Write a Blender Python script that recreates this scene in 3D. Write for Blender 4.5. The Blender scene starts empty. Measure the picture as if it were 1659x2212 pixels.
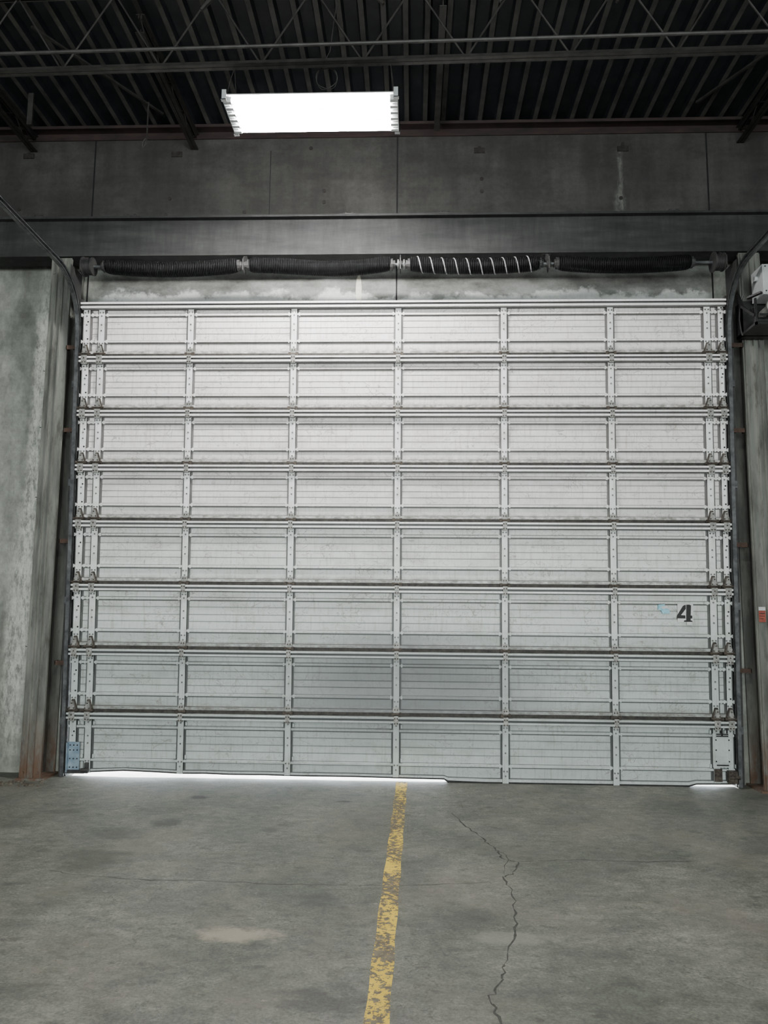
import bpy, math, random
from mathutils import Vector, Matrix
random.seed(7)
SC=bpy.context.scene
COL=SC.collection

# ------------------------------------------------------------------ materials
def nmat(name):
    m=bpy.data.materials.new(name); m.use_nodes=True
    nt=m.node_tree; b=nt.nodes['Principled BSDF']
    return m,nt,b
def N(nt,t,**k):
    n=nt.nodes.new(t)
    for a,v in k.items(): setattr(n,a,v)
    return n
def pos(nt,scale=(1,1,1),loc=(0,0,0)):
    g=N(nt,'ShaderNodeNewGeometry'); mp=N(nt,'ShaderNodeMapping')
    mp.inputs['Scale'].default_value=scale; mp.inputs['Location'].default_value=loc
    nt.links.new(g.outputs['Position'],mp.inputs['Vector']); return mp.outputs['Vector']
def noise(nt,vec,scale,detail=6,rough=.6,dist=0):
    n=N(nt,'ShaderNodeTexNoise'); n.inputs['Scale'].default_value=scale
    n.inputs['Detail'].default_value=detail; n.inputs['Roughness'].default_value=rough
    n.inputs['Distortion'].default_value=dist
    nt.links.new(vec,n.inputs['Vector']); return n.outputs['Fac']
def ramp(nt,fac,a,b,ca=(0,0,0,1),cb=(1,1,1,1)):
    r=N(nt,'ShaderNodeValToRGB'); e=r.color_ramp.elements
    e[0].position=a; e[0].color=ca; e[1].position=b; e[1].color=cb
    nt.links.new(fac,r.inputs['Fac']); return r.outputs['Color']
def mix(nt,fac,a,b,mode='MIX'):
    m=N(nt,'ShaderNodeMix',data_type='RGBA',blend_type=mode)
    for s,v in ((m.inputs[0],fac),(m.inputs[6],a),(m.inputs[7],b)):
        if isinstance(v,(int,float)): s.default_value=v
        elif isinstance(v,tuple): s.default_value=v
        else: nt.links.new(v,s)
    return m.outputs[2]
def math_(nt,op,a,b=None,c=None,clamp=False):
    m=N(nt,'ShaderNodeMath',operation=op,use_clamp=clamp)
    for i,v in enumerate((a,b,c)):
        if v is None: continue
        if isinstance(v,(int,float)): m.inputs[i].default_value=v
        else: nt.links.new(v,m.inputs[i])
    return m.outputs[0]
def bump(nt,b,h,strength=.3,dist=.01):
    n=N(nt,'ShaderNodeBump'); n.inputs['Strength'].default_value=strength; n.inputs['Distance'].default_value=dist
    nt.links.new(h,n.inputs['Height']); nt.links.new(n.outputs['Normal'],b.inputs['Normal'])
def ellipse(nt,c,r,soft=.5,wob=None,amp=1.6):
    """1 inside an ellipsoid centred c with radii r, 0 outside"""
    v=pos(nt,(1/r[0],1/r[1],1/r[2]),(-c[0]/r[0],-c[1]/r[1],-c[2]/r[2]))
    l=N(nt,'ShaderNodeVectorMath',operation='LENGTH'); nt.links.new(v,l.inputs[0])
    d=l.outputs['Value']
    if wob is not None: d=math_(nt,'ADD',d,math_(nt,'MULTIPLY',math_(nt,'SUBTRACT',wob,.5),amp))
    mr=N(nt,'ShaderNodeMapRange',interpolation_type='SMOOTHSTEP')
    mr.inputs['From Min'].default_value=1+soft*.5; mr.inputs['From Max'].default_value=1-soft*.5
    nt.links.new(d,mr.inputs['Value']); return mr.outputs['Result']
def mapr(nt,v,a,b):
    mr=N(nt,'ShaderNodeMapRange',interpolation_type='SMOOTHSTEP')
    mr.inputs['From Min'].default_value=a; mr.inputs['From Max'].default_value=b
    nt.links.new(v,mr.inputs['Value']); return mr.outputs['Result']
def xyz(nt):
    g=N(nt,'ShaderNodeNewGeometry'); sx=N(nt,'ShaderNodeSeparateXYZ'); nt.links.new(g.outputs['Position'],sx.inputs[0])
    return sx.outputs['X'],sx.outputs['Y'],sx.outputs['Z']
def c4(r,g=None,b=None):
    if g is None: g=b=r
    return (r,g,b,1)
def simple(name,c1,c2,scale=8,rough=.6,metal=0,bmp=.15,stretch=(1,1,1),spec=.5):
    m,nt,b=nmat(name)
    f=noise(nt,pos(nt,stretch),scale,8,.65)
    nt.links.new(ramp(nt,f,.35,.68,c1,c2),b.inputs['Base Color'])
    b.inputs['Roughness'].default_value=rough; b.inputs['Metallic'].default_value=metal
    b.inputs['Specular IOR Level'].default_value=spec
    if bmp: bump(nt,b,f,bmp,.005)
    return m

M={}
M['dark_steel']=simple('dark_steel',c4(.020,.021,.021),c4(.055,.053,.051),9,.6,.2)
M['jamb']=simple('jamb_grime',c4(.018,.018,.018),c4(.06,.058,.053),9,.8,.0)
M['track']=simple('track_steel',c4(.07,.073,.078),c4(.20,.205,.21),14,.35,.6)
M['black']=simple('black_paint',c4(.008),c4(.022),20,.45,.1)
M['spring']=simple('spring_steel',c4(.003,.003,.003),c4(.008,.008,.009),20,.6,.0,0,spec=.12)
M['whitemark']=simple('white_paint',c4(.18),c4(.46),30,.6)
M['rust']=simple('rusty_steel',c4(.035,.022,.018),c4(.10,.06,.042),16,.8,.2,.3)
M['darkrust']=simple('grimy_hinge',c4(.016,.012,.010),c4(.10,.083,.065),45,.6,.3,.2)
M['hinge_pale']=simple('hinge_galvanised',c4(.16,.16,.15),c4(.42,.42,.40),40,.5,.4,.1)
M['bolt']=simple('bolt_zinc',c4(.10,.10,.095),c4(.22,.22,.21),40,.5,.3,0)
M['joist']=simple('joist_paint',c4(.024,.023,.021),c4(.060,.056,.052),10,.6,.1)
M['joistrust']=simple('joist_rust',c4(.014,.012,.011),c4(.030,.026,.024),10,.75,.0)
M['ledger']=simple('ledger_primer',c4(.018,.014,.013),c4(.048,.027,.026),5,.8,.0,.1,(1,1,3))
M['conduit']=simple('conduit_steel',c4(.032,.030,.028),c4(.075,.071,.067),12,.55,.1)
M['hole']=simple('dark_hole',c4(.01),c4(.02),20,.8)
M['rubber']=simple('rubber',c4(.01),c4(.03),20,.8)
M['bluegalv']=simple('blue_galvanised',c4(.17,.25,.33),c4(.34,.42,.48),12,.45,.4)
M['opgrey']=simple('operator_grey',c4(.40,.42,.43),c4(.54,.56,.56),6,.5)
M['whitehouse']=simple('white_enamel',c4(.75),c4(.82),6,.35,0,0)
M['gasket']=simple('dark_joint',c4(.006),c4(.014),20,.9)
M['pocket']=simple('embed_steel',c4(.014,.012,.010),c4(.04,.036,.032),30,.9)
M['signred']=simple('sign_red',c4(.22,.045,.028),c4(.32,.075,.045),30,.6)
M['signwhite']=simple('sign_white',c4(.5),c4(.6),30,.5)
M['ink']=simple('stencil_black',c4(.008),c4(.020),60,.6)
M['bluesticker']=simple('sticker_blue',c4(.16,.50,.66),c4(.46,.70,.76),40,.6,0,0)
M['debris']=simple('debris',c4(.05,.04,.03),c4(.15,.13,.1),30,.9)

def aluminium(name,lift=1.0,scr=True,rough=.5,dark_patch=.8):
    m,nt,b=nmat(name)
    big=noise(nt,pos(nt),1.3,4,.5)
    fine=noise(nt,pos(nt,(6,6,1.2)),9,8,.7)
    X,Y,Z=xyz(nt)
    lo=mix(nt,mapr(nt,Z,.9,1.6),c4(.52*lift,.575*lift,.56*lift),c4(.77*lift,.805*lift,.78*lift))  # paler and warmer up the door: the fixture's light painted into the base colour
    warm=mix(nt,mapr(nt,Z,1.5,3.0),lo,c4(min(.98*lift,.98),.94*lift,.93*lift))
    base=mix(nt,math_(nt,'MULTIPLY',ramp(nt,big,.3,.7),.5),warm,mix(nt,1.0,warm,c4(.80,.80,.79),'MULTIPLY'))
    base=mix(nt,.4,base,ramp(nt,fine,.25,.7,c4(.70),c4(1.03)),'MULTIPLY')
    run=noise(nt,pos(nt,(22,22,1.6)),2.2,6,.6)
    base=mix(nt,ramp(nt,run,.53,.75,c4(0),c4(.6)),base,mix(nt,1.0,warm,c4(.48,.44,.38),'MULTIPLY'))
    grime=noise(nt,pos(nt,(1.5,2,4),(3,0,1)),1.8,6,.65)
    base=mix(nt,ramp(nt,grime,.50,.70,c4(0),c4(.5)),base,mix(nt,1.0,warm,c4(.52,.50,.46),'MULTIPLY'))
    jg=None
    for zj in (.547,1.072,1.611,2.146,2.622,3.090,3.558):
        d=math_(nt,'SUBTRACT',1.0,math_(nt,'DIVIDE',math_(nt,'ABSOLUTE',math_(nt,'SUBTRACT',Z,zj*.9986+.020)),.050),clamp=True)
        jg=d if jg is None else math_(nt,'ADD',jg,d)
    jn=ramp(nt,noise(nt,pos(nt,(3,1,6)),6,7,.7),.35,.60,c4(.15),c4(1))
    base=mix(nt,math_(nt,'MULTIPLY',math_(nt,'MULTIPLY',jg,jn),.9,None,True),base,c4(.11,.10,.085))
    # dirt hugging the stiles
    if scr:
        st=None
        for k in range(5):
            xs_=-.125+(k-2)*.893
            dd=math_(nt,'SUBTRACT',1.0,math_(nt,'DIVIDE',math_(nt,'ABSOLUTE',math_(nt,'SUBTRACT',X,xs_)),.085),clamp=True)
            st=dd if st is None else math_(nt,'ADD',st,dd)
        sn=ramp(nt,noise(nt,pos(nt,(4,1,2),(1,0,4)),5,6,.7),.42,.66)
        base=mix(nt,math_(nt,'MULTIPLY',math_(nt,'MULTIPLY',st,sn),.7,None,True),base,mix(nt,1.0,warm,c4(.36,.34,.30),'MULTIPLY'))
        for sc,ds,th,of in ((5.5,2.2,.016,0),(8.5,1.5,.012,5),(4.0,3.0,.011,11),(7,2.5,.012,19)):
            w=noise(nt,pos(nt,(1,1,1.3),(sc+of,0,ds)),sc,1.5,.4,ds)
            ln=math_(nt,'ABSOLUTE',math_(nt,'SUBTRACT',w,.5))
            gate=ramp(nt,noise(nt,pos(nt,(1,1,1),(3+sc,1,2)),3.6,3,.6),.52,.58,c4(0),c4(.75))
            s=ramp(nt,ln,0,th,c4(1),c4(0))
            base=mix(nt,math_(nt,'MULTIPLY',s,gate),base,c4(.24,.215,.195))
    so=ellipse(nt,(-.03,0,.76),(.95,3,.38),1.2,noise(nt,pos(nt),1.2,3,.5),.8)  # soft dark patch low in the middle of the door
    base=mix(nt,math_(nt,'MULTIPLY',so,dark_patch),base,c4(.16*max(lift,.5),.17*max(lift,.5),.175*max(lift,.5)))
    nt.links.new(base,b.inputs['Base Color'])
    b.inputs['Metallic'].default_value=.05; b.inputs['Roughness'].default_value=rough
    bump(nt,b,fine,.05,.004)
    return m
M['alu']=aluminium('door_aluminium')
M['groove']=aluminium('door_groove_shade',.23,False)  # darkened copy of the door aluminium: shade painted into grooves and rib edges
M['groovesoft']=aluminium('door_groove_soft_shade',.58,False)  # milder painted shade for the minor grooves
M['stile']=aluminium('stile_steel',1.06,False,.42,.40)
M['stile_edge']=aluminium('stile_edge_shade',.16,False)  # near-black copy: shadow lines painted beside the stiles and inside the struts
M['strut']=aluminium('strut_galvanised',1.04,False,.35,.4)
M['joint']=simple('joint_grime',c4(.008,.007,.006),c4(.05,.045,.038),25,.7)

def concrete(name,c1,c2,streak=.25,header=False):
    m,nt,b=nmat(name)
    f=noise(nt,pos(nt),1.1,10,.62)
    f2=noise(nt,pos(nt,(5,5,.6)),1.5,6,.6)
    f3=noise(nt,pos(nt),26,5,.7)
    base=ramp(nt,f,.35,.68,c1,c2)
    base=mix(nt,streak,base,ramp(nt,f2,.3,.75,c4(.45),c4(1.25)),'MULTIPLY')
    X,Y,Z=xyz(nt)
    if header:
        bl=noise(nt,pos(nt,(1,1,1.5),(5,0,3)),2.4,9,.7)
        base=mix(nt,ramp(nt,bl,.45,.60,c4(0),c4(.55)),base,c4(.030,.028,.026))
        low=mapr(nt,Z,4.62,4.53)  # wall colour lifted below the beam to offset the shade it casts
        pale=ramp(nt,noise(nt,pos(nt,(1.6,1,.7)),1.5,9,.6),.36,.64,c4(.195,.203,.180),c4(.37,.38,.345))
        pale=mix(nt,.6,pale,ramp(nt,noise(nt,pos(nt,(3,4,1.6),(7,0,0)),2.6,9,.70),.36,.64,c4(.50),c4(1.25)),'MULTIPLY')
        pale=mix(nt,ramp(nt,noise(nt,pos(nt,(6,6,.5),(2,0,0)),1.6,8,.7),.56,.70,c4(0),c4(.4)),pale,c4(.12,.11,.09))
        over=math_(nt,'MULTIPLY',mapr(nt,X,-2.95,-2.8),mapr(nt,X,2.7,2.55))
        pale=mix(nt,over,pale,ramp(nt,noise(nt,pos(nt,(1,1,2.2)),2.3,10,.7),.38,.62,c4(.085,.088,.08),c4(.21,.218,.205)))
        base=mix(nt,low,base,pale)
        wob=noise(nt,pos(nt),9,5,.65)
        gate=ramp(nt,noise(nt,pos(nt,(1.5,1,.5)),13,8,.8),.42,.56,c4(0),c4(1))
        edge=math_(nt,'ADD',Z,math_(nt,'MULTIPLY',math_(nt,'SUBTRACT',noise(nt,pos(nt,(1,1,1)),2.6,9,.7),.5),.50))
        e=math_(nt,'MULTIPLY',mapr(nt,edge,4.235,4.18),over)
        base=mix(nt,math_(nt,'MULTIPLY',e,.65,None,True),base,c4(.60,.62,.60))
        base=mix(nt,math_(nt,'MULTIPLY',ellipse(nt,(-.49,.08,4.25),(.026,1,.14),.3,wob,.5),.75),base,c4(.70,.69,.58))
        for c,r,k in (((1.87,.08,5.32),(.022,1,.28),.14),((1.86,.08,5.06),(.05,1,.10),.13),((-3.36,.08,2.4),(.06,1,1.6),.9),((-3.42,.08,1.2),(.09,1,1.0),.8),((-3.33,.08,3.68),(.075,1,.40),.9),((-3.22,.08,3.3),(.03,1,.7),.5)):
            base=mix(nt,math_(nt,'MULTIPLY',math_(nt,'MULTIPLY',ellipse(nt,c,r,1.2,wob,1.0),gate),k),base,c4(.66,.67,.60))
        base=mix(nt,math_(nt,'MULTIPLY',mapr(nt,Z,.7,.0),ramp(nt,f2,.4,.6,c4(.1),c4(.6))),base,c4(.12,.132,.10))
        hb=noise(nt,pos(nt,(.3,1,9)),1.4,4,.5)
        base=mix(nt,.3,base,ramp(nt,hb,.35,.65,c4(.7),c4(1.15)),'MULTIPLY')
    base=mix(nt,.5,base,ramp(nt,f3,.3,.7,c4(.65),c4(1.2)),'MULTIPLY')
    nt.links.new(base,b.inputs['Base Color'])
    b.inputs['Roughness'].default_value=.85
    bump(nt,b,f3,.4,.008)
    return m
M['wall']=concrete('wall_concrete',c4(.044,.043,.040),c4(.088,.086,.080),.55,True)
def beam_mat():
    m,nt,b=nmat('beam_paint')
    f=noise(nt,pos(nt,(.5,1,3)),3,9,.7)
    base=ramp(nt,f,.35,.66,c4(.018,.019,.019),c4(.042,.043,.042))
    s=noise(nt,pos(nt,(4,4,.7)),3,8,.7)
    base=mix(nt,.75,base,ramp(nt,s,.32,.68,c4(.55),c4(1.4)),'MULTIPLY')
    nt.links.new(base,b.inputs['Base Color']); b.inputs['Roughness'].default_value=.85; bump(nt,b,f,.08,.005)
    return m
M['beam']=beam_mat()
def column_mat():
    m,nt,b=nmat('column_paint')
    f=noise(nt,pos(nt,(3,3,.5)),3,8,.65); X,Y,Z=xyz(nt)
    base=ramp(nt,f,.38,.62,c4(.070,.073,.064),c4(.18,.185,.165))
    r=noise(nt,pos(nt,(3,3,1)),5,8,.7)
    k=math_(nt,'MULTIPLY',mapr(nt,Z,.65,.0),ramp(nt,r,.36,.54),None,True)
    base=mix(nt,k,base,c4(.10,.055,.032))
    sp=noise(nt,pos(nt,(2,2,.5),(5,0,0)),8,7,.7)
    base=mix(nt,ramp(nt,sp,.56,.66,c4(0),c4(.65)),base,c4(.045,.04,.032))
    nt.links.new(base,b.inputs['Base Color']); b.inputs['Roughness'].default_value=.65; bump(nt,b,f,.15,.005)
    return m
M['column']=column_mat()
M['plainwall']=concrete('far_wall_concrete',c4(.12),c4(.2))
M['outside']=simple('outside_concrete',c4(.75),c4(.8),3,.9)

M['deck']=simple('deck_paint',c4(.009,.011,.015),c4(.022,.023,.027),6,.6,.1)
M['deckrib']=simple('deck_rib_lit',c4(.040,.038,.036),c4(.085,.081,.075),6,.7,.0)  # paler rib faces stand in for light reaching up to the deck

def floor_mat():
    m,nt,b=nmat('floor_concrete')
    v=pos(nt)
    f=noise(nt,v,.9,12,.66); f2=noise(nt,pos(nt,(1,1.6,1),(4,2,0)),2.6,10,.70); f3=noise(nt,v,75,6,.75); f4=noise(nt,pos(nt,(1,1.4,1),(2,2,0)),13,9,.72)
    base=ramp(nt,f,.38,.62,c4(.100,.109,.088),c4(.178,.181,.154))
    base=mix(nt,.85,base,ramp(nt,f2,.38,.62,c4(.62),c4(1.2)),'MULTIPLY')
    base=mix(nt,.75,base,ramp(nt,f4,.36,.64,c4(.60),c4(1.3)),'MULTIPLY')
    base=mix(nt,.85,base,ramp(nt,f3,.32,.68,c4(.45),c4(1.45)),'MULTIPLY')
    for of,sc,a,bb,k in (((9,3,0),5.2,.60,.66,.5),((1,7,0),12,.655,.68,.65),((6,1,0),28,.67,.69,.75),((8,8,0),8,.63,.67,.5),((3,9,0),45,.68,.70,.7)):
        sp=noise(nt,pos(nt,(1,1.5,1),of),sc,6,.62)
        base=mix(nt,ramp(nt,sp,a,bb,c4(0),c4(k)),base,c4(.036,.040,.032))
    tan=noise(nt,pos(nt,(1,1,1),(2,11,0)),1.5,10,.72)
    base=mix(nt,ramp(nt,tan,.50,.66,c4(0),c4(.4)),base,c4(.205,.185,.147))
    pl=noise(nt,pos(nt,(1,1.3,1),(12,4,0)),20,6,.7)
    base=mix(nt,ramp(nt,pl,.62,.67,c4(0),c4(.5)),base,c4(.29,.285,.245))
    for sc,of in ((1.3,(0,0,0)),(2.1,(5,1,0)),(1.0,(8,6,0))):
        w=noise(nt,pos(nt,(1,1.2,1),of),sc,6,.6)
        ln=ramp(nt,math_(nt,'ABSOLUTE',math_(nt,'SUBTRACT',w,.5)),0,.004,c4(1),c4(0))
        gate=ramp(nt,noise(nt,pos(nt,(1,1,1),(of[0]+3,2,0)),1.6,3,.5),.50,.58,c4(0),c4(.65))
        base=mix(nt,math_(nt,'MULTIPLY',ln,gate),base,c4(.04,.042,.036))
    wob=noise(nt,pos(nt,(1,1.3,1)),5,9,.75)
    for c,r,col,k in (((-.46,-2.59),(.08,.09),c4(.035),.6),((-1.87,-1.58),(.14,.14),c4(.035),.5),((-1.58,-.64),(.07,.05),c4(.02),.8),
        ((-1.6,-1.34),(.08,.09),c4(.03),.65),((-1.79,-2.07),(.19,.17),c4(.038,.042,.03),.6),((-.31,-3.57),(.15,.10),c4(.035),.6),((-.9,-1.45),(.05,.05),c4(.03),.5),((-2.4,-1.1),(.12,.05),c4(.035),.5),
        ((-.76,-3.02),(.16,.07),c4(.36,.32,.25),.65),((.45,-2.98),(.16,.06),c4(.27,.27,.23),.45),((-.48,-.69),(.06,.025),c4(.02),.85),((.3,-2.75),(.08,.1),c4(.035),.45)):
        base=mix(nt,math_(nt,'MULTIPLY',ellipse(nt,(c[0],c[1],0),(r[0],r[1],1),1.0,wob,3.6),k),base,col)
    nt.links.new(base,b.inputs['Base Color'])
    nt.links.new(ramp(nt,f2,.3,.7,c4(.5),c4(.78)),b.inputs['Roughness'])
    bump(nt,b,f3,.35,.004)
    return m
M['floor']=floor_mat()
M['crack']=simple('crack_shadow',c4(.03,.032,.027),c4(.08,.082,.07),30,.95)
def line_mat():
    m,nt,b=nmat('worn_yellow_paint')
    v=pos(nt)
    f=noise(nt,v,34,7,.72); g=noise(nt,pos(nt,(1,.7,1),(5,0,0)),4.2,5,.65)
    h=math_(nt,'ADD',math_(nt,'MULTIPLY',f,.80),math_(nt,'MULTIPLY',g,.52))
    X,Y,Z=xyz(nt)
    h=math_(nt,'ADD',h,math_(nt,'MULTIPLY',math_(nt,'ADD',Y,3.0),-.012))
    a=ramp(nt,h,.636,.650)
    col=ramp(nt,g,.35,.65,c4(.56,.38,.035),c4(.74,.54,.075))
    nt.links.new(col,b.inputs['Base Color']); b.inputs['Roughness'].default_value=.7
    dirty=N(nt,'ShaderNodeBsdfPrincipled'); dirty.inputs['Roughness'].default_value=.85
    nt.links.new(ramp(nt,noise(nt,v,24,6,.7),.35,.65,c4(.09,.078,.055),c4(.19,.17,.13)),dirty.inputs['Base Color'])
    ms=N(nt,'ShaderNodeMixShader'); nt.links.new(a,ms.inputs[0])
    nt.links.new(dirty.outputs[0],ms.inputs[1]); nt.links.new(b.outputs[0],ms.inputs[2])
    nt.links.new(ms.outputs[0],nt.nodes['Material Output'].inputs['Surface'])
    return m
M['line']=line_mat()
def emis(name,c,s):
    m,nt,b=nmat(name); b.inputs['Emission Color'].default_value=c; b.inputs['Emission Strength'].default_value=s; return m
M['tube']=emis('lit_tube',(1,.98,.96,1),240)
def plastic():
    m,nt,b=nmat('milky_plate'); b.inputs['Roughness'].default_value=.3
    f=noise(nt,pos(nt),30,3,.5); nt.links.new(ramp(nt,f,.3,.7,c4(.62,.63,.62),c4(.72,.73,.72)),b.inputs['Base Color']); return m
M['plate']=plastic()

# ------------------------------------------------------------------ mesh builder
class MB:
    def __init__(s): s.v=[];s.f=[];s.m=[]
    def add(s,vs,fs,mi=0):
        o=len(s.v); s.v+= [tuple(p) for p in vs]; s.f+=[tuple(o+i for i in f) for f in fs]
        s.m+=(mi if isinstance(mi,list) else [mi]*len(fs)); return s
    def box(s,x0,x1,y0,y1,z0,z1,mi=0):
        return s.add([(x0,y0,z0),(x1,y0,z0),(x1,y1,z0),(x0,y1,z0),(x0,y0,z1),(x1,y0,z1),(x1,y1,z1),(x0,y1,z1)],
          [(0,3,2,1),(4,5,6,7),(0,1,5,4),(1,2,6,5),(2,3,7,6),(3,0,4,7)],mi)
    def prism(s,poly,axis,a,b,mi=0,side=None):
        def mk(p,t):
            return {'x':(t,p[0],p[1]),'y':(p[0],t,p[1]),'z':(p[0],p[1],t)}[axis]
        n=len(poly); vs=[mk(p,a) for p in poly]+[mk(p,b) for p in poly]
        fs=[tuple(range(n)),tuple(range(2*n-1,n-1,-1))]+[(i,(i+1)%n,n+(i+1)%n,n+i) for i in range(n)]
        if side: mi=[mi,mi]+side
        return s.add(vs,fs,mi)
    def cyl(s,p,q,r,n=12,mi=0,r2=None):
        p=Vector(p);q=Vector(q);d=(q-p).normalized(); r2=r if r2 is None else r2
        u=d.orthogonal().normalized(); w=d.cross(u)
        vs=[];
        for c,rr in ((p,r),(q,r2)):
            for i in range(n):
                a=2*math.pi*i/n; vs.append(c+u*math.cos(a)*rr+w*math.sin(a)*rr)
        fs=[(i,(i+1)%n,n+(i+1)%n,n+i) for i in range(n)]+[tuple(range(n-1,-1,-1)),tuple(range(n,2*n))]
        return s.add(vs,fs,mi)
    def bar(s,p,q,w,h,mi=0):
        p=Vector(p);q=Vector(q);d=(q-p).normalized()
        u=d.cross(Vector((0,0,1)));
        if u.length<1e-3: u=Vector((1,0,0))
        u.normalize(); t=u.cross(d).normalized()
        vs=[c+u*a*w/2+t*b*h/2 for c in (p,q) for a,b in ((-1,-1),(1,-1),(1,1),(-1,1))]
        return s.add(vs,[(0,1,2,3),(7,6,5,4),(0,4,5,1),(1,5,6,2),(2,6,7,3),(3,7,4,0)],mi)
    def tube(s,pts,r,n=8,mi=0):
        pts=[Vector(p) for p in pts]; L=len(pts); rings=[]
        t=(pts[1]-pts[0]).normalized(); u=t.orthogonal().normalized()
        for i,p in enumerate(pts):
            t=(pts[min(i+1,L-1)]-pts[max(i-1,0)]).normalized()
            u=(u-t*u.dot(t)).normalized(); w=t.cross(u)
            rings.append([p+u*math.cos(2*math.pi*k/n)*r+w*math.sin(2*math.pi*k/n)*r for k in range(n)])
        vs=[q for R in rings for q in R]
        fs=[(i*n+k,i*n+(k+1)%n,(i+1)*n+(k+1)%n,(i+1)*n+k) for i in range(L-1) for k in range(n)]
        fs+=[tuple(range(n-1,-1,-1)),tuple(range((L-1)*n,L*n))]
        return s.add(vs,fs,mi)
    def sweepYZ(s,path,x0,x1,n0,n1,mi=0):
        L=len(path); vs=[]
        for i,(y,z) in enumerate(path):
            a=path[max(i-1,0)]; b=path[min(i+1,L-1)]
            ty,tz=b[0]-a[0],b[1]-a[1]; l=math.hypot(ty,tz); ty/=l;tz/=l
            ny,nz=-tz,ty
            for x,nn in ((x0,n0),(x1,n0),(x1,n1),(x0,n1)):
                vs.append((x,y+ny*nn,z+nz*nn))
        fs=[(i*4+k,i*4+(k+1)%4,(i+1)*4+(k+1)%4,(i+1)*4+k) for i in range(L-1) for k in range(4)]
        fs+=[(3,2,1,0),((L-1)*4,(L-1)*4+1,(L-1)*4+2,(L-1)*4+3)]
        return s.add(vs,fs,mi)
    def mesh(s,name,mats,smooth=False):
        me=bpy.data.meshes.new(name); me.from_pydata(s.v,[],s.f)
        for m in mats: me.materials.append(M[m])
        for p,mi in zip(me.polygons,s.m): p.material_index=mi; p.use_smooth=smooth
        import bmesh
        bm=bmesh.new(); bm.from_mesh(me); bmesh.ops.recalc_face_normals(bm,faces=bm.faces); bm.to_mesh(me); bm.free()
        if smooth:
            try: me.set_sharp_from_angle(angle=math.radians(40))
            except Exception: pass
        return me
    def obj(s,name,mats,parent=None,smooth=False,loc=(0,0,0),**props):
        return link(name,s.mesh(name,mats,smooth),parent,loc,**props)
def link(name,data,parent=None,loc=(0,0,0),**props):
    o=bpy.data.objects.new(name,data); COL.objects.link(o); o.location=loc
    if parent: o.parent=parent
    for k,v in props.items(): o[k]=v
    return o
ST=dict(kind='structure')

# ------------------------------------------------------------------ room shell
XL,XR,YF,YB=-8.0,8.0,-16.0,.08
OX0,OX1,OZ=-2.875,2.625,4.02
fl=MB(); fl.box(XL-.2,XR+.2,YF-.2,.33,-.2,0)
def strip(mb,pts,w,z,mi,jit=.35,sub=6,wander=.012):
    P=[]
    for (a,b) in zip(pts[:-1],pts[1:]):
        for k in range(sub):
            t=k/sub; P.append([a[0]+(b[0]-a[0])*t,a[1]+(b[1]-a[1])*t])
    P.append(list(pts[-1]))
    for p in P[1:-1]: p[0]+=random.uniform(-wander,wander); p[1]+=random.uniform(-wander,wander)
    n=len(P); vs=[]
    for i,p in enumerate(P):
        a=P[max(i-1,0)]; b=P[min(i+1,n-1)]; dx,dy=b[0]-a[0],b[1]-a[1]; l=math.hypot(dx,dy) or 1
        ww=w*(1+random.uniform(-jit,jit)*1.6)*(.25 if i in(0,n-1) else 1)
        vs+=[(p[0]-dy/l*ww/2,p[1]+dx/l*ww/2,z),(p[0]+dy/l*ww/2,p[1]-dx/l*ww/2,z)]
    mb.add(vs,[(2*i,2*i+1,2*i+3,2*i+2) for i in range(n-1)],mi)
strip(fl,[(.28,-.94),(.37,-1.28),(.45,-1.57),(.51,-1.75),(.52,-1.92),(.6,-1.97),(.56,-2.15),(.5,-2.22),(.51,-2.45),(.49,-2.75),(.44,-3.0),(.39,-3.22),(.35,-3.37),(.29,-3.52),(.31,-3.64),(.36,-3.9),(.33,-4.6)],.008,.0008,1,jit=.5)
strip(fl,[(-1.95,-2.27),(-1.73,-2.33),(-1.41,-2.38),(-1.05,-2.37),(-.68,-2.40),(-.33,-2.39),(.03,-2.37),(.47,-2.29)],.006,.0008,1,wander=.008)
strip(fl,[(.60,-1.97),(.95,-1.91),(1.34,-1.92),(1.61,-1.89)],.006,.0008,1,wander=.008)
strip(fl,[(.5,-1.75),(.56,-1.88),(.5,-2.2)],.004,.0008,1)
strip(fl,[(-2.75,-.25),(-3.05,-.8),(-3.2,-1.2)],.005,.0008,1,wander=.004)
strip(fl,[(2.75,-.15),(3.0,-.5),(3.3,-1.0)],.005,.0008,1,wander=.004)
fl.obj('floor',['floor','crack'],**ST)
MB().box(-9,9,.33,12,-.2,-.005).obj('ground',['outside'],label='sunlit pale concrete apron outside the door',category='ground',kind='structure')

w=MB()
TH=.33
def wallblock(x0,x1,z0,z1): w.box(x0,x1,YB,TH,z0,z1)
wallblock(XL,OX0,0,OZ); wallblock(OX1,XR,0,OZ); wallblock(XL,XR,OZ,5.86)
for x,z0,z1 in ((-2.97,OZ,5.8),(-.15,OZ,5.8),(2.65,OZ,5.8)):
    w.box(x-.007,x+.007,YB-.002,YB,z0+.1,z1,1)
w.box(-1.325,-1.318,YB-.002,YB,4.8,5.6,1)
for x,z in ((-3.3,4.91),(-2.47,4.91),(-.56,4.91),(.27,4.91),(2.22,4.91),(3.06,4.91)):
    w.box(x-.075,x+.075,YB-.006,YB,z-.035,z+.035,2)
for x,z in ((-3.66,5.05),(-2.25,5.14),(-.82,5.2),(-.82,5.09),(.62,5.3),(.62,5.18),(1.9,5.62),(-3.6,5.6),(-.95,5.62),(.6,5.6),(-2.28,4.98),(1.87,5.1),(-1.55,5.0)):
    w.cyl((x,YB,z),(x,YB-.006,z),.018,8,2)
for x in (1.9,-2.2,-3.6,.6): w.box(x-.05,x+.05,YB-.01,YB,5.55,5.6,2)
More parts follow.
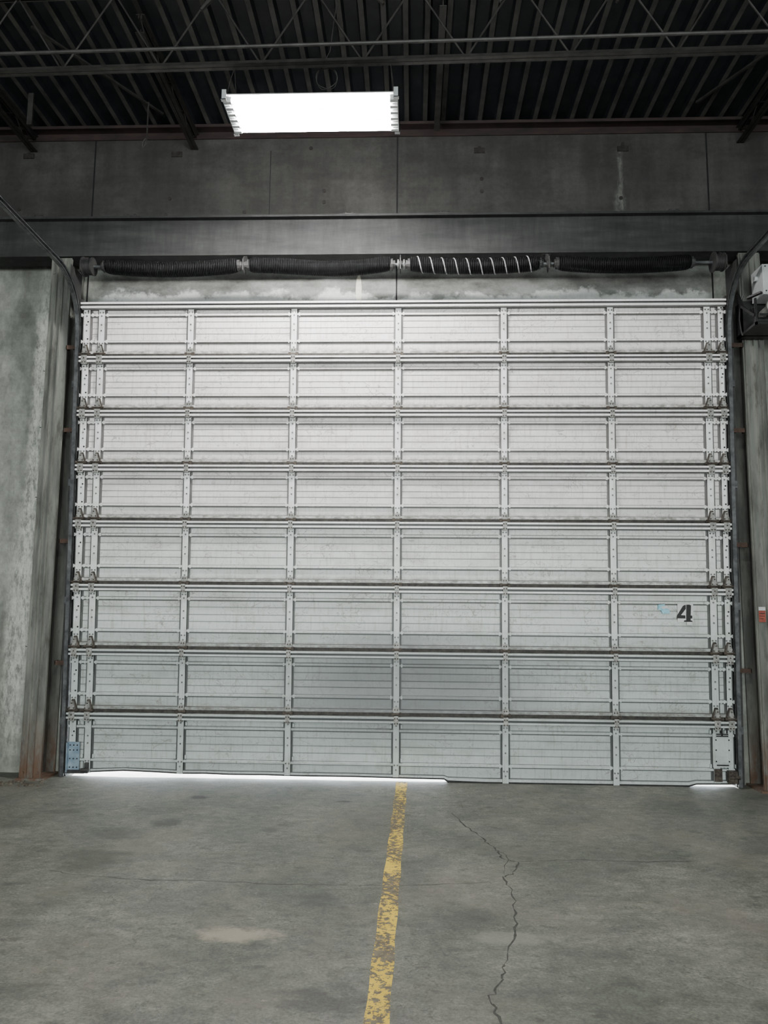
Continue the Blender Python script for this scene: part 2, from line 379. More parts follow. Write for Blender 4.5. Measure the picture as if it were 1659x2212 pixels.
for z in (1.05,2.35,2.98,3.5):
    w.box(-3.33,-3.28,YB-.002,YB,z,z+.006,1)
w.obj('wall_back',['wall','gasket','pocket'],**ST)
MB().box(XL-.2,XL,YF,TH,0,5.86).obj('wall_left',['plainwall'],**ST)
MB().box(XR,XR+.2,YF,TH,0,5.86).obj('wall_right',['plainwall'],**ST)
MB().box(XL-.2,XR+.2,YF-.2,YF,0,5.86).obj('wall_front',['plainwall'],**ST)

d=MB(); p=.165; x=XL; prof=[]
while x<XR:
    prof+=[(x,5.80),(x+.034,5.80),(x+.050,5.85),(x+.145,5.85),(x+p-.005,5.80)]; x+=p
prof.append((max(XR,x),5.80))
vs=[];
for X,Z in prof: vs+=[(X,YF,Z),(X,TH,Z)]
for i in range(len(prof)-1):
    low = prof[i][1]<5.81 and prof[i+1][1]<5.81
    d.add([vs[2*i],vs[2*i+1],vs[2*i+3],vs[2*i+2]],[(0,1,2,3)],1 if low else 0)
d.box(XL-.2,XR+.2,YF-.2,TH,5.86,6.0,0)
d.obj('ceiling',['deck','deckrib'],**ST)

MB().box(XL,XR,.068,YB,5.72,5.797).box(XL,XR,-.03,.068,5.785,5.797).box(XL,XR,-.038,-.03,5.770,5.797).obj('trim_1',['ledger'],**ST)
LEAN=math.radians(3)
def jamb(name,x0,x1):
    zt=4.05; b=MB()
    b.prism([(YB,0),(-.01,0),(-.01-math.tan(LEAN)*zt,zt),(YB,zt)],'x',x0,x1)
    b.obj(name,['jamb'],**ST)
jamb('trim_2',-2.93,OX0); jamb('trim_3',OX1,2.66)
MB().prism([(YB,1.15),(.01-math.tan(LEAN)*1.15,1.15),(.01-math.tan(LEAN)*4.02,4.02),(YB,4.02)],'x',OX0,-2.862).obj('trim_4',['black'],**ST)
MB().prism([(YB,.1),(.01,.1),(.01-math.tan(LEAN)*4.02,4.02),(YB,4.02)],'x',2.612,OX1).obj('trim_5',['black'],**ST)
MB().box(OX0,OX1,-.16,YB,4.02,4.05).obj('trim_6',['black'],**ST)

# ------------------------------------------------------------------ overhead door
door=bpy.data.objects.new('door_1',None); COL.objects.link(door); door.rotation_euler=(LEAN,0,0); door['kind']='structure'
door['label']='closed pale aluminium sectional overhead door with ribbed panels'
DX0,DX1=-2.86,2.61
J=[.0,.547,1.072,1.611,2.146,2.622,3.090,3.558,4.030]
ST_X=[-.125+(i-2)*.893 for i in range(5)]
END_X=[(-2.82,.062),(-2.69,.066),(2.465,.066),(2.577,.056)]
ZB=[(-2.86,.030),(-2.72,.036),(-2.38,.054),(-2.1,.046),(-1.91,.038),(-1.7,.041),(-1.5,.036),(-1.2,.038),(-.95,.034),(-.5,.036),(-.1,.031),(.27,.028),(.30,.012),(.6,.005),(2.24,.006),(2.30,.022),(2.61,.028)]
def zbot(x):
    for a,b in zip(ZB[:-1],ZB[1:]):
        if a[0]<=x<=b[0]: return a[1]+(b[1]-a[1])*(x-a[0])/(b[0]-a[0])
    return 0
def profile(H):
    """returns points (z,y) and, for each segment starting at the point, the material slot"""
    s=H/.468; b=-.004; P=[]
    def a(z,y,m=0): P.append((z,y,m))
    a(0,-.022);a(.032,-.022,1);a(.038,b)
    def rib(z,h=.020,w=.012):
        a(z-w-.009,b,1); a(z-w,b,1); a(z-w+.004,b-h,0); a(z+w-.004,b-h,0); a(z+w,b,1); a(z+w+.004,b,0)
    def grv(z): a(z-.004,b,2); a(z-.002,b+.004,2); a(z+.002,b+.004,2); a(z+.004,b,0)
    rib(.118*s); grv(.185*s); grv(.235*s); grv(.29*s); rib(.350*s,.016)
    a(H-.074,b,1); a(H-.040,b,1); a(H-.036,-.022); a(H-.003,-.022)  # groove slot also paints the strut's shade below the top rail
    return P
SW={}
def stile_mesh(H,w,holes=0):
    k=(round(H,3),w,holes)
    if k in SW: return SW[k]
    m=MB(); hw=w/2
    poly=[(-hw-.012,-.004),(-hw-.012,-.010),(-hw,-.010),(-hw+.004,-.028),(hw-.004,-.028),(hw,-.010),(hw+.012,-.010),(hw+.012,-.004)]
    m.prism(poly,'z',.004,H-.006,0,[3,3,3,0,3,3,3,3])
    for z in (.118*H/.468,.35*H/.468):
        m.box(-hw-.022,-hw-.010,-.026,-.004,z-.014,z+.014,0).box(hw+.010,hw+.022,-.026,-.004,z-.014,z+.014,0)
    for z in (.062,.10,H*.45,H*.56,H-.13,H-.10):
        for dx in ((-.013,.013) if z in(.10,H-.10) else (0,)):
            m.cyl((dx,-.028,z),(dx,-.033,z),.0075,6,1)
    for i in range(holes):
        z=(.30,.62,.82)[i]*H; m.cyl((hw*.35,-.028,z),(hw*.35,-.0288,z),.0075,10,2)
    SW[k]=m.mesh('stile',['stile','bolt','hole','stile_edge']); return SW[k]
h=MB()
h.box(-.026,.026,-.007,0,.006,.052,1).box(-.022,.022,-.007,0,-.05,-.006,0)
h.cyl((-.036,-.012,0),(.036,-.012,0),.011,8,0)
h.box(-.042,-.020,-.022,0,-.014,.014,0).box(.020,.042,-.022,0,-.014,.014,0)
h.box(-.018,.018,-.034,0,-.082,-.010,1)
for z in(.036,-.070,-.03):
    for x in(-.010,.010): h.cyl((x,-.007 if z>0 else -.034,z),(x,-.013 if z>0 else -.040,z),.006,6,0)
HM=h.mesh('hinge',['darkrust','hinge_pale'])
h=MB()
h.prism([(-.034,.004),(.034,.004),(.032,.022),(.012,.088),(-.012,.088),(-.032,.022)],'y',-.012,0,0)
h.prism([(-.024,.010),(.024,.010),(.008,.075),(-.008,.075)],'y',-.034,-.012,1)
h.box(-.036,.036,-.032,0,-.016,.006,0).cyl((-.050,-.024,0),(.050,-.024,0),.013,8,0)
h.box(-.024,.024,-.036,0,-.086,-.010,1)
for x,z,y in ((-.018,.02,-.034),(.018,.02,-.034),(0,.06,-.034),(-.012,-.07,-.036),(.012,-.07,-.036),(0,-.035,-.036)): h.cyl((x,y,z),(x,y-.006,z),.006,6,0)
EH=h.mesh('roller_hinge',['darkrust','hinge_pale'])

for i in range(8):
    z0,H=J[i],J[i+1]-J[i]
    P=profile(H); m=MB()
    xs=[DX0,DX1] if i else [q[0] for q in ZB[:-1]]+[DX1]
    ring=P+[(H-.003,.04,0),(0,.04,0)]
    n=len(ring); vs=[]
    for x in xs:
        for (z,y,_) in ring:
            if i==0 and z<.13:
                zb=zbot(x); zz=zb+z*(.13-zb)/.13
            else: zz=z
            vs.append((x,y,zz))
    fs=[(a*n+k,a*n+(k+1)%n,(a+1)*n+(k+1)%n,(a+1)*n+k) for a in range(len(xs)-1) for k in range(n)]
    mi=[ring[k][2] for a in range(len(xs)-1) for k in range(n)]+[0,0]
    fs+=[tuple(range(n)),tuple(range(len(vs)-1,len(vs)-n-1,-1))]
    m.add(vs,fs,mi)
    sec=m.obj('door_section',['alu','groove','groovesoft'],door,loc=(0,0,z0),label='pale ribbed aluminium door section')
    sh=stile_mesh(H,.056); se=stile_mesh(H,.062,3); se2=stile_mesh(H,.048,3); si=stile_mesh(H,.060,0)
    for x in ST_X:
        link('stile',sh,sec,(x,0,(.035 if i==0 and x<.2 else 0)))
    for k,(x,wd) in enumerate(END_X):
        link('end_stile',(se,si,si,se2)[k],sec,(x,0,(.03 if i==0 else 0)))
    t=MB(); a0,a1=DX0-.005,DX1+.005; zt=H-.018
    t.box(a0,a1,-.036,-.030,zt-.050,zt,1)
    t.box(a0,a1,-.058,-.036,zt-.006,zt).box(a0,a1,-.058,-.036,zt-.050,zt-.044)
    t.box(a0,a1,-.062,-.058,zt-.016,zt).box(a0,a1,-.062,-.058,zt-.050,zt-.034)
    t.box(a0,a1,-.030,-.024,zt-.058,zt-.050,1)
    t.obj('strut',['strut','stile_edge'],sec)
    if i>0:
        for x in ST_X: link('hinge',HM,sec,(x,-.032,0))
        for x,wd in END_X: link('roller_hinge',EH,sec,(x,-.030,0))
        MB().box(DX0,DX1,-.0275,-.004,-.018,.010).obj('joint_seal',['joint'],sec)
    if i==0:
        sl=MB()
        vs=[]
        for x in xs:
            zb=zbot(x); lo=zb-.003 if x<.29 or x>2.28 else 0.001
            vs+=[(x,-.024,zb+.008),(x,-.024,lo),(x,.03,lo),(x,.03,zb+.008)]
        fs=[(a*4+k,a*4+(k+1)%4,(a+1)*4+(k+1)%4,(a+1)*4+k) for a in range(len(xs)-1) for k in range(4)]+[(0,1,2,3),tuple(range(len(vs)-1,len(vs)-5,-1))]
        sl.add(vs,fs); sl.obj('bottom_seal',['rubber'],sec)
        b=MB(); b.box(-2.85,-2.752,-.042,-.032,.045,.285).box(-2.85,-2.842,-.075,-.042,.045,.285)
        for x in (-2.83,-2.80,-2.77):
            for z in (.08,.15,.22,.26): b.cyl((x,-.042,z),(x,-.045,z),.006,8,1)
        b.obj('corner_bracket',['bluegalv','hole'],sec,label='bluish galvanised corner bracket')
        b=MB(); b.box(-2.885,-2.70,-.062,-.036,.034,.060).box(-2.70,-2.67,-.06,-.036,.036,.12).cyl((-2.72,-.07,.065),(-2.66,-.07,.065),.016,10)
        b.obj('bottom_roller',['dark_steel'],sec)
        b=MB(); b.box(2.432,2.592,-.036,-.031,.16,.43,0).box(2.445,2.568,-.042,-.036,.20,.39,0)
        for x in (2.455,2.558):
            for z in (.21,.3,.38): b.cyl((x,-.042,z),(x,-.045,z),.006,8,1)
        for z in (.175,.405,.42): b.box(2.46,2.555,-.0425,-.029,z,z+.009,1)
        b.box(2.50,2.512,-.0425,-.029,.41,.50,1)
        b.obj('corner_plate',['stile','hole'],sec,label='pale grey steel corner plate with dark slots')
        b=MB(); b.box(2.44,2.50,-.045,-.032,.05,.15).box(2.54,2.61,-.075,-.032,.045,.14).cyl((2.55,-.06,.09),(2.63,-.06,.09),.02,10)
        b.obj('bottom_roller',['darkrust'],sec)
    if i==2:
        b=MB(); cx,cz=2.235,1.39-z0
        b.box(cx-.058,cx+.068,-.024,-.021,cz-.070,cz+.078,0)
        s=.136; ox,oz=cx-.45*s,cz-.5*s
        def pl(pts): b.prism([(ox+(p[0]+.04*(p[1]-.5))*s,oz+p[1]*s) for p in pts],'y',-.0252,-.024,1)
        pl([(-.04,.21),(-.01,.39),(.32,.95),(.40,1.0),(.49,1.02),(.50,.78),(.22,.40),(.48,.39),(.49,.20)])
        pl([(.53,.0),(.52,1.03),(.70,1.04),(.81,.99),(.80,.39),(.89,.38),(.90,.21),(.80,.20),(.81,.0)])
        pl([(.40,0),(.42,.09),(.53,.10),(.53,0)]); pl([(.81,0),(.81,.09),(.89,.08),(.92,0)])
        b.box(cx+.015,cx+.055,-.0256,-.021,cz-.092,cz-.070,0)
        b.obj('number_plate',['plate','ink'],sec,label='milky plastic plate with black stencilled 4')
        b=MB(); sx,sz=2.065,1.425-z0
        b.prism([(sx-.042,sz+.035),(sx+.01,sz+.04),(sx+.005,sz+.01),(sx+.045,sz-.005),(sx+.05,sz-.035),(sx-.01,sz-.038),(sx-.02,sz-.012),(sx-.045,sz-.005)],'y',-.0245,-.004,0)
        b.prism([(sx-.02,sz+.02),(sx+.03,sz+.028),(sx+.038,sz+.01),(sx-.01,sz)],'y',-.0255,-.0245,1)
        b.obj('sticker',['bluesticker','plate'],sec,label='torn pale blue sticker')

# ------------------------------------------------------------------ steel columns
BZ0,BZ1=4.445,4.790
def column(x0,x1,lab,ribs=()):
    b=MB(); xm=(x0+x1)/2; zt=BZ0-.006
    b.box(x0,x1,-.20,-.186,0,zt).box(x0,x1,.055,.069,0,zt).box(xm-.005,xm+.005,-.186,.055,0,zt)
    b.box(x0-.03,x1+.03,-.22,.075,0,.018)
    for sx in (x0+.0,x1-.0): b.box(sx-.004,sx+.004,-.204,-.18,.02,zt-.01)
    for k in ribs:
        xx=x0+(x1-x0)*k; b.prism([(xx-.010,-.20),(xx-.005,-.214),(xx+.005,-.214),(xx+.010,-.20)],'z',.02,zt-.01)
    for z in (.06,4.30):
        for k in (.15,.85): b.cyl((x0+(x1-x0)*k,-.20,z),(x0+(x1-x0)*k,-.209,z),.010,6)
    return b.obj('steel_column',['column'],label=lab,category='column')
cl=column(-3.17,-3.00,'ribbed grey painted steel column with rusty base beside the door track',(.30,.62))
cr=column(2.765,2.935,'ribbed grey painted steel column with a small red sign',(.10,.52,.80))
MB().cyl((3.02,.05,.0),(3.02,.05,4.40),.016,10).obj('wall_conduit',['conduit'],smooth=True,label='thin vertical steel conduit beside the ribbed column',category='pipe')
def track(xa,xb,side,lab):
    path=[(-.050,.01),(-.050-math.tan(LEAN)*3.72,3.72)]
    y0,z0=path[-1]; zt=4.185; Rr=zt-z0
    for k in range(1,13):
        a=k/12*math.pi/2; path.append((y0-Rr*(1-math.cos(a))*.95-.02*k/12,z0+Rr*math.sin(a)))
    path.append((-4.6,zt+.10))
    e=bpy.data.objects.new('door_track',None); COL.objects.link(e); e['label']=lab; e['category']='door track'
    b=MB(); x0,x1=sorted((xa,xb)); W_=.021
    b.sweepYZ(path,(x0 if side<0 else x1-.003),(x0+.003 if side<0 else x1),-W_,W_)
    b.sweepYZ(path,x0,x1,-W_-.003,-W_).sweepYZ(path,x0,x1,W_,W_+.003)
    b.sweepYZ(path,(x1-.003 if side<0 else x0),(x1 if side<0 else x0+.003),-W_-.003,-W_+.008).sweepYZ(path,(x1-.003 if side<0 else x0),(x1 if side<0 else x0+.003),W_-.008,W_+.003)
    b.obj('rail',['track'],e)
    b=MB(); xo=x0-.045 if side<0 else x1+.001
    vp=[(.0,.0),(-math.tan(LEAN)*4.0,4.0)]
    b.sweepYZ(vp,xo,xo+.044,-.004,.004).sweepYZ(vp,(x0-.005 if side<0 else x1+.001),(x0-.001 if side<0 else x1+.005),-.03,.05)
    b.obj('mounting_angle',['dark_steel'],e)
    for z in (.45,.93,1.45,1.95,2.45,2.9,3.3,3.62):
        yy=-math.tan(LEAN)*z-.01
        q=MB()
        if z in (.93,1.95,2.9,3.62):
            if side<0: q.box(-2.995,x0-.006,yy-.02,yy-.014,z-.018,z+.018).box(-2.995,-2.99,yy-.02,yy+.04,z-.018,z+.018)
            else: q.box(x1+.006,2.76,yy-.02,yy-.014,z-.018,z+.018).box(2.755,2.76,yy-.02,yy+.04,z-.018,z+.018)
            q.obj('standoff_bracket',['rust'],e)
        else:
            xa_,xb_=(x0-.04,x0-.006) if side<0 else (x1+.006,x1+.04)
            q.box(xa_,xb_,yy-.012,yy-.006,z-.03,z+.03).cyl(((xa_+xb_)/2,yy-.012,z),((xa_+xb_)/2,yy-.020,z),.009,6)
            q.obj('track_clip',['track'],e)
    q=MB()
    xx=(x0-.006,x0-.001) if side<0 else (x1+.001,x1+.006)
    q.prism([(-.20,3.55),(-.20,4.28),(-.42,4.28),(-.40,4.12),(-.27,3.95)],'x',*xx)
    q.obj('flag_bracket',['dark_steel'],e)
    q=MB(); xm=(x0+x1)/2
    q.bar((xm,-4.5,4.3),(xm,-4.5,5.8),.03,.03).bar((xm,-4.5,4.32),(xm,-3.4,5.8),.03,.03)
    q.obj('hanger',['track'],e)
    return e
track(-2.866,-2.897,-1,'thin steel curved door track beside the door')
track(2.616,2.647,1,'thin steel curved door track below the door operator')

# ------------------------------------------------------------------ beam over the door
b=MB(); f=-.215
b.prism([(f-.006,BZ0),(-.02,BZ0),(-.02,BZ0+.012),(f+.012,BZ0+.012),(f+.012,BZ1-.016),(-.02,BZ1-.016),(-.02,BZ1),(f-.050,BZ1),(f-.050,BZ1-.018),(f,BZ1-.018),(f,BZ0+.014),(f-.006,BZ0+.012)],'x',-7.5,7.5)
beam=b.obj('header_beam',['beam'],label='long grey painted steel beam over the overhead door',category='beam')
for x in (-3.3,-2.47,-.56,.27,2.22,3.06):
    q=MB(); q.box(x-.07,x+.07,-.08,-.02,BZ1,BZ1+.06).box(x-.05,x+.05,f-.045,f-.01,BZ1,BZ1+.010)
    for dx in (-.03,.03): q.cyl((x+dx,f-.03,BZ1+.010),(x+dx,f-.03,BZ1+.024),.010,6)
    q.obj('clip_plate',['dark_steel'],beam)

# ------------------------------------------------------------------ torsion spring shaft
sp=bpy.data.objects.new('torsion_spring_shaft',None); COL.objects.link(sp); sp.location=(0,-.30,4.310)
sp['label']='steel shaft with four black torsion springs and cable drums'; sp['category']='door springs'
MB().cyl((-2.862,0,0),(2.612,0,0),.014,12).obj('shaft',['track'],sp,smooth=True)
SR=.060
def scz(t,sag,lo): return -sag*4*t*(1-t)+.004+.010*math.sin(t*7)*(1 if lo else 0)
def spring(x0,x1,sag,pitch=.0150,wire=.0068,lo=0):
    R=SR; L=x1-x0; turns=int(L/pitch); seg=16
    n=turns*seg
    m=MB(); ns=5; vs=[]; 
    for i in range(n+1):
        t=i/n; a=2*math.pi*i/seg; x=x0+L*t; cz=scz(t,sag,lo)
        rr=R*(1-.25*math.exp(-t*60)-.25*math.exp(-(1-t)*60))
        for k in range(ns):
            q=2*math.pi*k/ns; r2=rr+wire*math.cos(q)
            vs.append((x+wire*math.sin(q),r2*math.cos(a),cz+r2*math.sin(a)))
    fs=[]
    for i in range(n):
        for k in range(ns):
            fs.append((i*ns+k,i*ns+(k+1)%ns,(i+1)*ns+(k+1)%ns,(i+1)*ns+k))
    m.v=vs;m.f=fs;m.m=[0]*len(fs)
    return link('torsion_spring',m.mesh('torsion_spring',['spring'],True),sp)
spring(-2.65,-1.50,.034); spring(-1.40,-.19,.030,lo=1)
o=spring(-.03,1.06,.026); spring(1.22,2.32,.028)
x0,x1=0.0,1.03; vs=[]; n=int((x1-x0)/.102*24)
for i in range(n+1):
    t=i/n; x=x0+(x1-x0)*t; a=2*math.pi*i/24; cz=scz((x+.03)/1.09,.026,0); rr=SR+.0078
    for dx,dr in ((-.005,0),(-.0025,.002),(.0025,.002),(.005,0)):
        vs.append((x+dx,(rr+dr)*math.cos(a),cz+(rr+dr)*math.sin(a)))
m=MB(); m.add(vs,[(i*4+k,i*4+k+1,(i+1)*4+k+1,(i+1)*4+k) for i in range(n) for k in range(3)])
m.obj('spiral_stripe',['whitemark'],sp,label='white painted spiral stripe around the spring')
for x in (-2.655,-1.495,-1.405,-.185,-.035,1.065,1.215,2.325):
    MB().cyl((x-.03,0,0),(x+.03,0,0),.036,14).cyl((x-.012,0,0),(x+.012,0,0),.050,14).obj('winding_cone',['dark_steel'],sp)
for x in (-2.80,2.55):
    b=MB(); b.cyl((x-.045,0,0),(x-.035,0,0),.085,24).cyl((x-.035,0,0),(x+.035,0,0),.066,24).cyl((x+.035,0,0),(x+.045,0,0),.078,24)
    for k in range(5): b.cyl((x-.03+k*.014,0,0),(x-.024+k*.014,0,0),.071,24)
    b.obj('cable_drum',['dark_steel'],sp,smooth=True)
for x in (-1.45,-.11,1.14,-2.856,2.606):
    mid=abs(x)<2; hw=.018 if mid else .004
    b=MB(); b.prism([(-.05,-.06),(.05,-.06),(.07,.03),(.17,.1352),(.10,.1352),(.0,.085),(-.05,.04)],'x',x-.004,x+.004)
    b.cyl((x-hw,0,0),(x+hw,0,0),.032,14)
    if mid: b.box(x-.04,x+.04,.10,.19,.1300,.1352)
    if abs(x+.11)<.01: 
        for dx in (-.025,.025): b.cyl((x+dx,0,0),(x+dx+.012,0,0),.042,10,1)
    b.obj('bearing_bracket',['dark_steel','bolt'],sp)

# ------------------------------------------------------------------ door operator
op=bpy.data.objects.new('door_operator',None); COL.objects.link(op); op.location=(2.90,-.30,3.9)
op['label']='grey motor box with black frame, pulley and chain'; op['category']='door motor'
b=MB(); b.box(-.11,.16,-.26,-.06,.02,.27).box(-.102,.152,-.266,-.26,.028,.262).box(.0,.05,-.27,-.266,.14,.18)
b.cyl((-.11,-.16,.19),(-.135,-.16,.19),.02,10)
for z in (.045,.25): b.cyl((-.09,-.266,z),(-.09,-.271,z),.006,8,1).cyl((.14,-.266,z),(.14,-.271,z),.006,8,1)
b.obj('motor_box',['opgrey','hole'],op)
b=MB(); b.box(-.19,.18,-.28,.085,-.235,-.215).box(-.19,-.175,-.28,-.26,-.235,-.02).box(-.19,-.175,-.02,.085,-.235,.05).box(-.19,.18,-.02,.0,-.235,.06).box(-.15,.18,-.28,-.27,-.16,-.145)
b.bar((-.19,-.27,-.16),(-.215,-.1,-.02),.02,.02).bar((-.215,-.1,-.02),(-.20,-.0,.12),.025,.02)
b.bar((-.19,-.15,.03),(-.12,-.25,.04),.03,.015).cyl((-.19,-.2,-.1),(-.16,-.2,-.1),.03,12)
for x in (-.16,-.02,.10): b.cyl((x,-.28,-.225),(x,-.288,-.225),.008,8)
b.obj('frame',['black'],op)
b=MB(); b.cyl((-.02,-.26,-.075),(-.02,-.235,-.075),.068,28).cyl((-.02,-.28,-.075),(-.02,-.26,-.075),.026,18).cyl((-.02,-.235,-.075),(-.02,-.05,-.075),.045,18)
b.cyl((-.02,-.262,-.075),(-.02,-.266,-.075),.056,24,1)
b.obj('pulley',['hinge_pale','dark_steel'],op,smooth=True)
MB().box(.06,.18,-.24,-.12,-.19,-.04).cyl((-.16,-.2,-.18),(.05,-.2,-.18),.03,14).obj('motor',['black'],op)
MB().box(.0,.12,-.285,-.281,-.14,-.09).obj('tag',['signwhite'],op)
MB().tube([(-.18,-.05,.1),(-.20,-.03,.03),(-.205,-.02,-.1),(-.20,-.03,-.2),(-.19,-.03,-.24)],.007,6).obj('cable',['black'],op,smooth=True)

b=MB(); yy=-.2155
b.box(2.778,2.829,yy-.006,yy,1.325,1.415,0).box(2.778,2.829,yy-.006,yy,1.417,1.445,1)
b.box(2.783,2.823,yy-.0065,yy-.006,1.39,1.396,2).box(2.783,2.823,yy-.0065,yy-.006,1.37,1.374,2).box(2.783,2.813,yy-.0065,yy-.006,1.35,1.354,2)
b.obj('warning_sign',['signred','signwhite','ink'],label='small red and white sign fixed to the column',category='sign')

# ------------------------------------------------------------------ light fixture
lf=bpy.data.objects.new('ceiling_light',None); COL.objects.link(lf); lf.location=(-.715,-1.475,4.885)
lf['label']='lit white six-tube fluorescent high-bay fixture on wires'; lf['category']='ceiling light'
hx,hy=.60,.198
b=MB(); b.box(-hx,hx,-hy,hy,.022,.030).box(-.5,.5,-.06,.06,.030,.06)
for k in range(5):
    y=-hy+hy*2*(k+1)/6; b.prism([(y-.012,.022),(y,.004),(y+.012,.022)],'x',-.56,.56)
b.obj('housing',['whitehouse'],lf)
for sx in (-1,1):
    b=MB(); b.box(*sorted((sx*.60,sx*.605)),-.205,.205,-.014,.030)
    for y in (-.212,.182):
        b.box(*sorted((sx*.575,sx*.612)),y,y+.03,-.016,-.012).box(*sorted((sx*.575,sx*.612)),y,y+.003,-.016,.055)
        b.box(*sorted((sx*.606,sx*.612)),y,y+.03,-.018,.055)
    for k in range(6):
        y=-hy+hy*2*(k+.5)/6; b.box(*sorted((sx*.548,sx*.60)),y-.013,y+.013,-.017,.022)
    for k in range(5):
        y=-hy+hy*2*(k+1)/6; b.box(*sorted((sx*.565,sx*.60)),y-.004,y+.004,-.016,.022)
    b.obj('end_cap',['opgrey'],lf)
for k in range(6):
    y=-hy+hy*2*(k+.5)/6
    MB().cyl((-.549,y,.0),(.549,y,.0),.0145,12).obj('tube',['tube'],lf,smooth=True)
for x,dx in ((-.58,.03),(.58,-.03)):
    for y in (-.18,.18):
        MB().tube([(x,y,.030),(x+dx*.5,(y-.115)*.5,.17),(x+dx,-.115-.0186*(x),.294)],.003,5).obj('hanging_wire',['conduit'],lf)

# ------------------------------------------------------------------ ceiling steel
def joist(p0,p1,zb,zt,lab,name='bar_joist',m='joist',bays=None,leg=.034,r=.010,cat='roof joist'):
    p0=Vector(p0);p1=Vector(p1); L=(p1-p0).length; n=bays or int(L/.62)
    b=MB()
    nrm=(p1-p0).normalized().cross(Vector((0,0,1)))
    for s in (-1,1):
        o=nrm*s*.018
        b.bar((p0.x+o.x,p0.y+o.y,zb),(p1.x+o.x,p1.y+o.y,zb),.030,.006); b.bar((p0.x+o.x*.6,p0.y+o.y*.6,zb+leg/2),(p1.x+o.x*.6,p1.y+o.y*.6,zb+leg/2),.006,leg)
        b.bar((p0.x+o.x,p0.y+o.y,zt),(p1.x+o.x,p1.y+o.y,zt),.030,.006); b.bar((p0.x+o.x*.6,p0.y+o.y*.6,zt-.017),(p1.x+o.x*.6,p1.y+o.y*.6,zt-.017),.006,.034)
    o=b.obj(name,[m],label=lab,category=cat)
    c=MB(); pts=[]
    for i in range(2*n+1):
        q=p0+(p1-p0)*i/(2*n); pts.append((q.x,q.y,zb+.01 if i%2 else zt-.01))
    for a,bb in zip(pts[:-1],pts[1:]): c.cyl(a,bb,r,6)
    c.obj('web',[m],o)
    return o
joist((-7.9,-1.46,0),(7.9,-1.75,0),5.188,5.79,'grey open-web steel joist under the corrugated deck',bays=22,leg=.034,r=.007)
for x in (-3.55,-2.03,2.95):
    joist((x,.067,0),(x,-1.40,0),5.615,5.760,'dark open-web steel joist running to the wall',m='joistrust',bays=4,r=.006,leg=.025)
    joist((x,-2.0,0),(x,-15.999,0),5.615,5.797,'dark open-web steel joist running away from the door',m='joistrust',bays=36,r=.006,leg=.025)
for y0,y1 in ((-.065,-1.52),(-1.70,-15.99)):
    MB().bar((.205,y0,5.68),(.205,y1,5.68),.05,.008).bar((.205,y0,5.74),(.205,y1,5.74),.008,.115).obj('roof_bridging_angle',['joist'],label='grey steel bridging angle under the roof deck',category='roof steel')
for i,(p,q) in enumerate((((2.45,-.25,5.79),(2.85,-1.0,5.77)),((3.05,-.2,5.79),(3.8,-1.3,5.76)),((-2.25,-.2,5.79),(-2.9,-1.3,5.76)),((1.3,-1.97,5.3),(1.75,-1.97,5.79)),((-1.4,-1.97,5.3),(-.95,-1.97,5.79)),((-.7,-1.99,5.79),(-.2,-1.99,5.3)),((1.0,-1.99,5.79),(.55,-1.99,5.3)))):
    MB().bar(p,q,.020,.016).obj('roof_brace',['joistrust' if i%2 else 'joist'],label='thin steel brace under the corrugated roof deck',category='roof steel')
MB().cyl((-7.9,-1.69,5.17),(7.9,-1.94,5.17),.012,8).obj('conduit_pipe',['conduit'],smooth=True,label='thin grey conduit pipe running beside the joist',category='pipe')
pts=[(-.62+.075*math.cos(a*.35),-1.51+.015*math.sin(a*.9),5.14+.085*math.sin(a*.35)) for a in range(0,44)]
pts+=[(-.60,-1.51,5.35),(-.58,-1.51,5.55),(-.55,-1.51,5.79)]
MB().tube(pts,.003,6).obj('coiled_wire',['conduit'],smooth=True,label='loose coil of wire hanging beside the joist',category='wire')
MB().tube([(-2.33,-.35,5.80),(-2.33,-.35,5.55),(-2.335,-.35,5.40),(-2.36,-.35,5.37),(-2.365,-.35,5.42),(-2.34,-.35,5.46)],.007,6).obj('hanging_hook',['conduit'],smooth=True,label='thin wire hook hanging from the roof steel',category='hook')
MB().bar((-3.3,-.5,5.79),(-3.3,-.5,5.50),.045,.02).obj('roof_hanger_strap',['joist'],label='short grey steel strap hanging from the deck',category='roof steel')
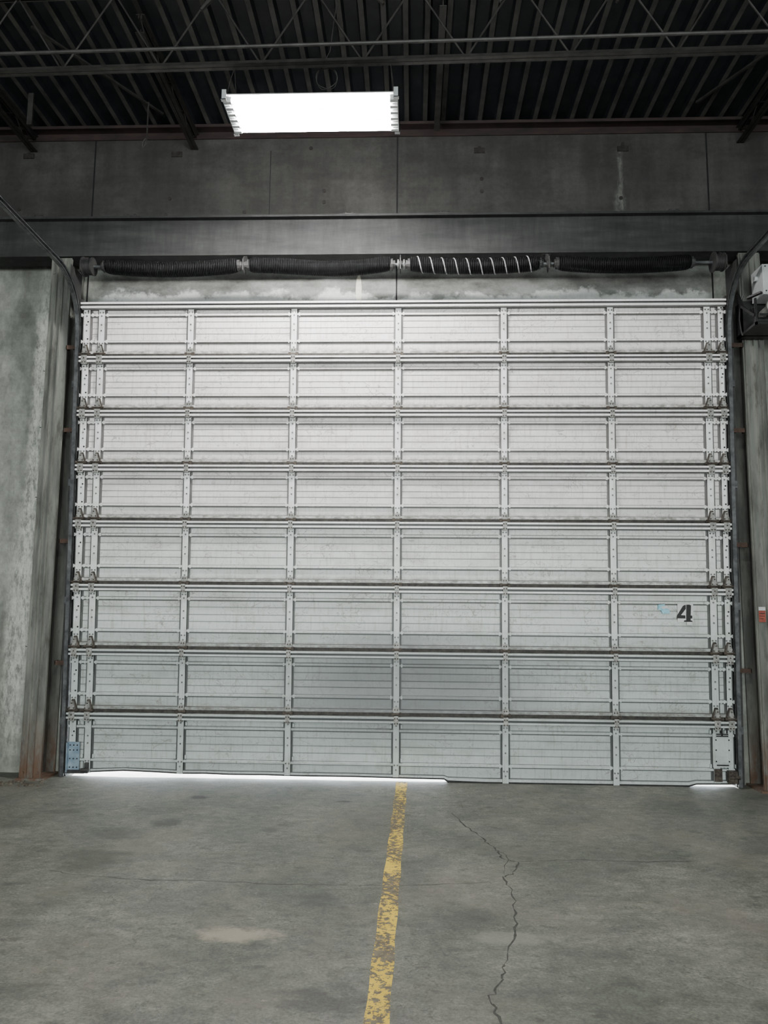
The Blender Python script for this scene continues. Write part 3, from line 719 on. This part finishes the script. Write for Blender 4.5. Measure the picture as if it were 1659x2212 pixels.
# ------------------------------------------------------------------ floor paint
b=MB(); n=60; vs=[]
for i in range(n+1):
    t=i/n; y=-.03-6.4*t; xc=-.075-.011*6.4*t; w_=.044+.003*math.sin(i*1.3)
    vs+=[(xc-w_,y,.0014),(xc+w_,y,.0014)]
b.add(vs,[(2*i,2*i+1,2*i+3,2*i+2) for i in range(n)])
b.obj('floor_marking_line',['line'],label='worn yellow painted line on the concrete floor',category='floor marking')
b=MB()
for i in range(46):
    x=random.uniform(-3.3,-2.88); y=random.uniform(-.42,-.24); r=random.uniform(.004,.016)
    b.prism([(x+r*math.cos(a+i)*random.uniform(.6,1.3),y+r*math.sin(a+i)*random.uniform(.6,1.3)) for a in (0,1.2,2.5,3.7,5)],'z',0,r*.8)
b.obj('debris',['debris'],label='small concrete and rust crumbs at the column foot',category='debris',kind='stuff')

# ------------------------------------------------------------------ light
W=bpy.data.worlds.new('world'); SC.world=W; W.use_nodes=True
W.node_tree.nodes['Background'].inputs[0].default_value=(.85,.93,1,1); W.node_tree.nodes['Background'].inputs[1].default_value=20
sl=bpy.data.lights.new('sun','SUN'); sl.energy=40; sl.angle=.01; so=bpy.data.objects.new('sun',sl); COL.objects.link(so); so.rotation_euler=(math.radians(-48),0,math.radians(8))
def area(name,loc,rot,sx,sy,power,col):
    l=bpy.data.lights.new(name,'AREA'); l.shape='RECTANGLE'; l.size=sx; l.size_y=sy; l.energy=power; l.color=col
    o=bpy.data.objects.new(name,l); COL.objects.link(o); o.location=loc; o.rotation_euler=rot; return o
area('rear_fill',(0,-15.5,2.6),(math.radians(90),0,0),9,4.2,1500,(.92,.99,.98))  # unseen fill added behind the camera to light the door
area('overhead_fill',(0,-5.6,4.95),(0,0,0),1.2,.45,130,(1,.98,.94))  # unseen overhead fill, added to brighten the floor
area('overhead_fill',(0,-9.6,4.95),(0,0,0),1.2,.45,150,(1,.98,.94))  # second added overhead fill, further back

# ------------------------------------------------------------------ camera
def camaxes():
    r=math.radians; psi,th,ro=r(2.11),r(4.03),r(.4)
    fw=Vector((-math.sin(psi)*math.cos(th),math.cos(psi)*math.cos(th),math.sin(th)))
    rt=Vector((math.cos(psi),math.sin(psi),0)); up=rt.cross(fw)
    R=rt*math.cos(ro)+up*math.sin(ro); U=up*math.cos(ro)-rt*math.sin(ro)
    X=Matrix.Rotation(r(3),3,'X'); return X@R,X@U,X@fw
R,U,F=camaxes()
cd=bpy.data.cameras.new('camera'); cam=bpy.data.objects.new('camera',cd); COL.objects.link(cam)
cd.sensor_fit='VERTICAL'; cd.sensor_height=36; cd.lens=36*1660/2212; cd.clip_start=.05
m=Matrix((( R.x,U.x,-F.x,0),(R.y,U.y,-F.y,-6.53),(R.z,U.z,-F.z,1.42),(0,0,0,1)))
cam.matrix_world=m
SC.camera=cam
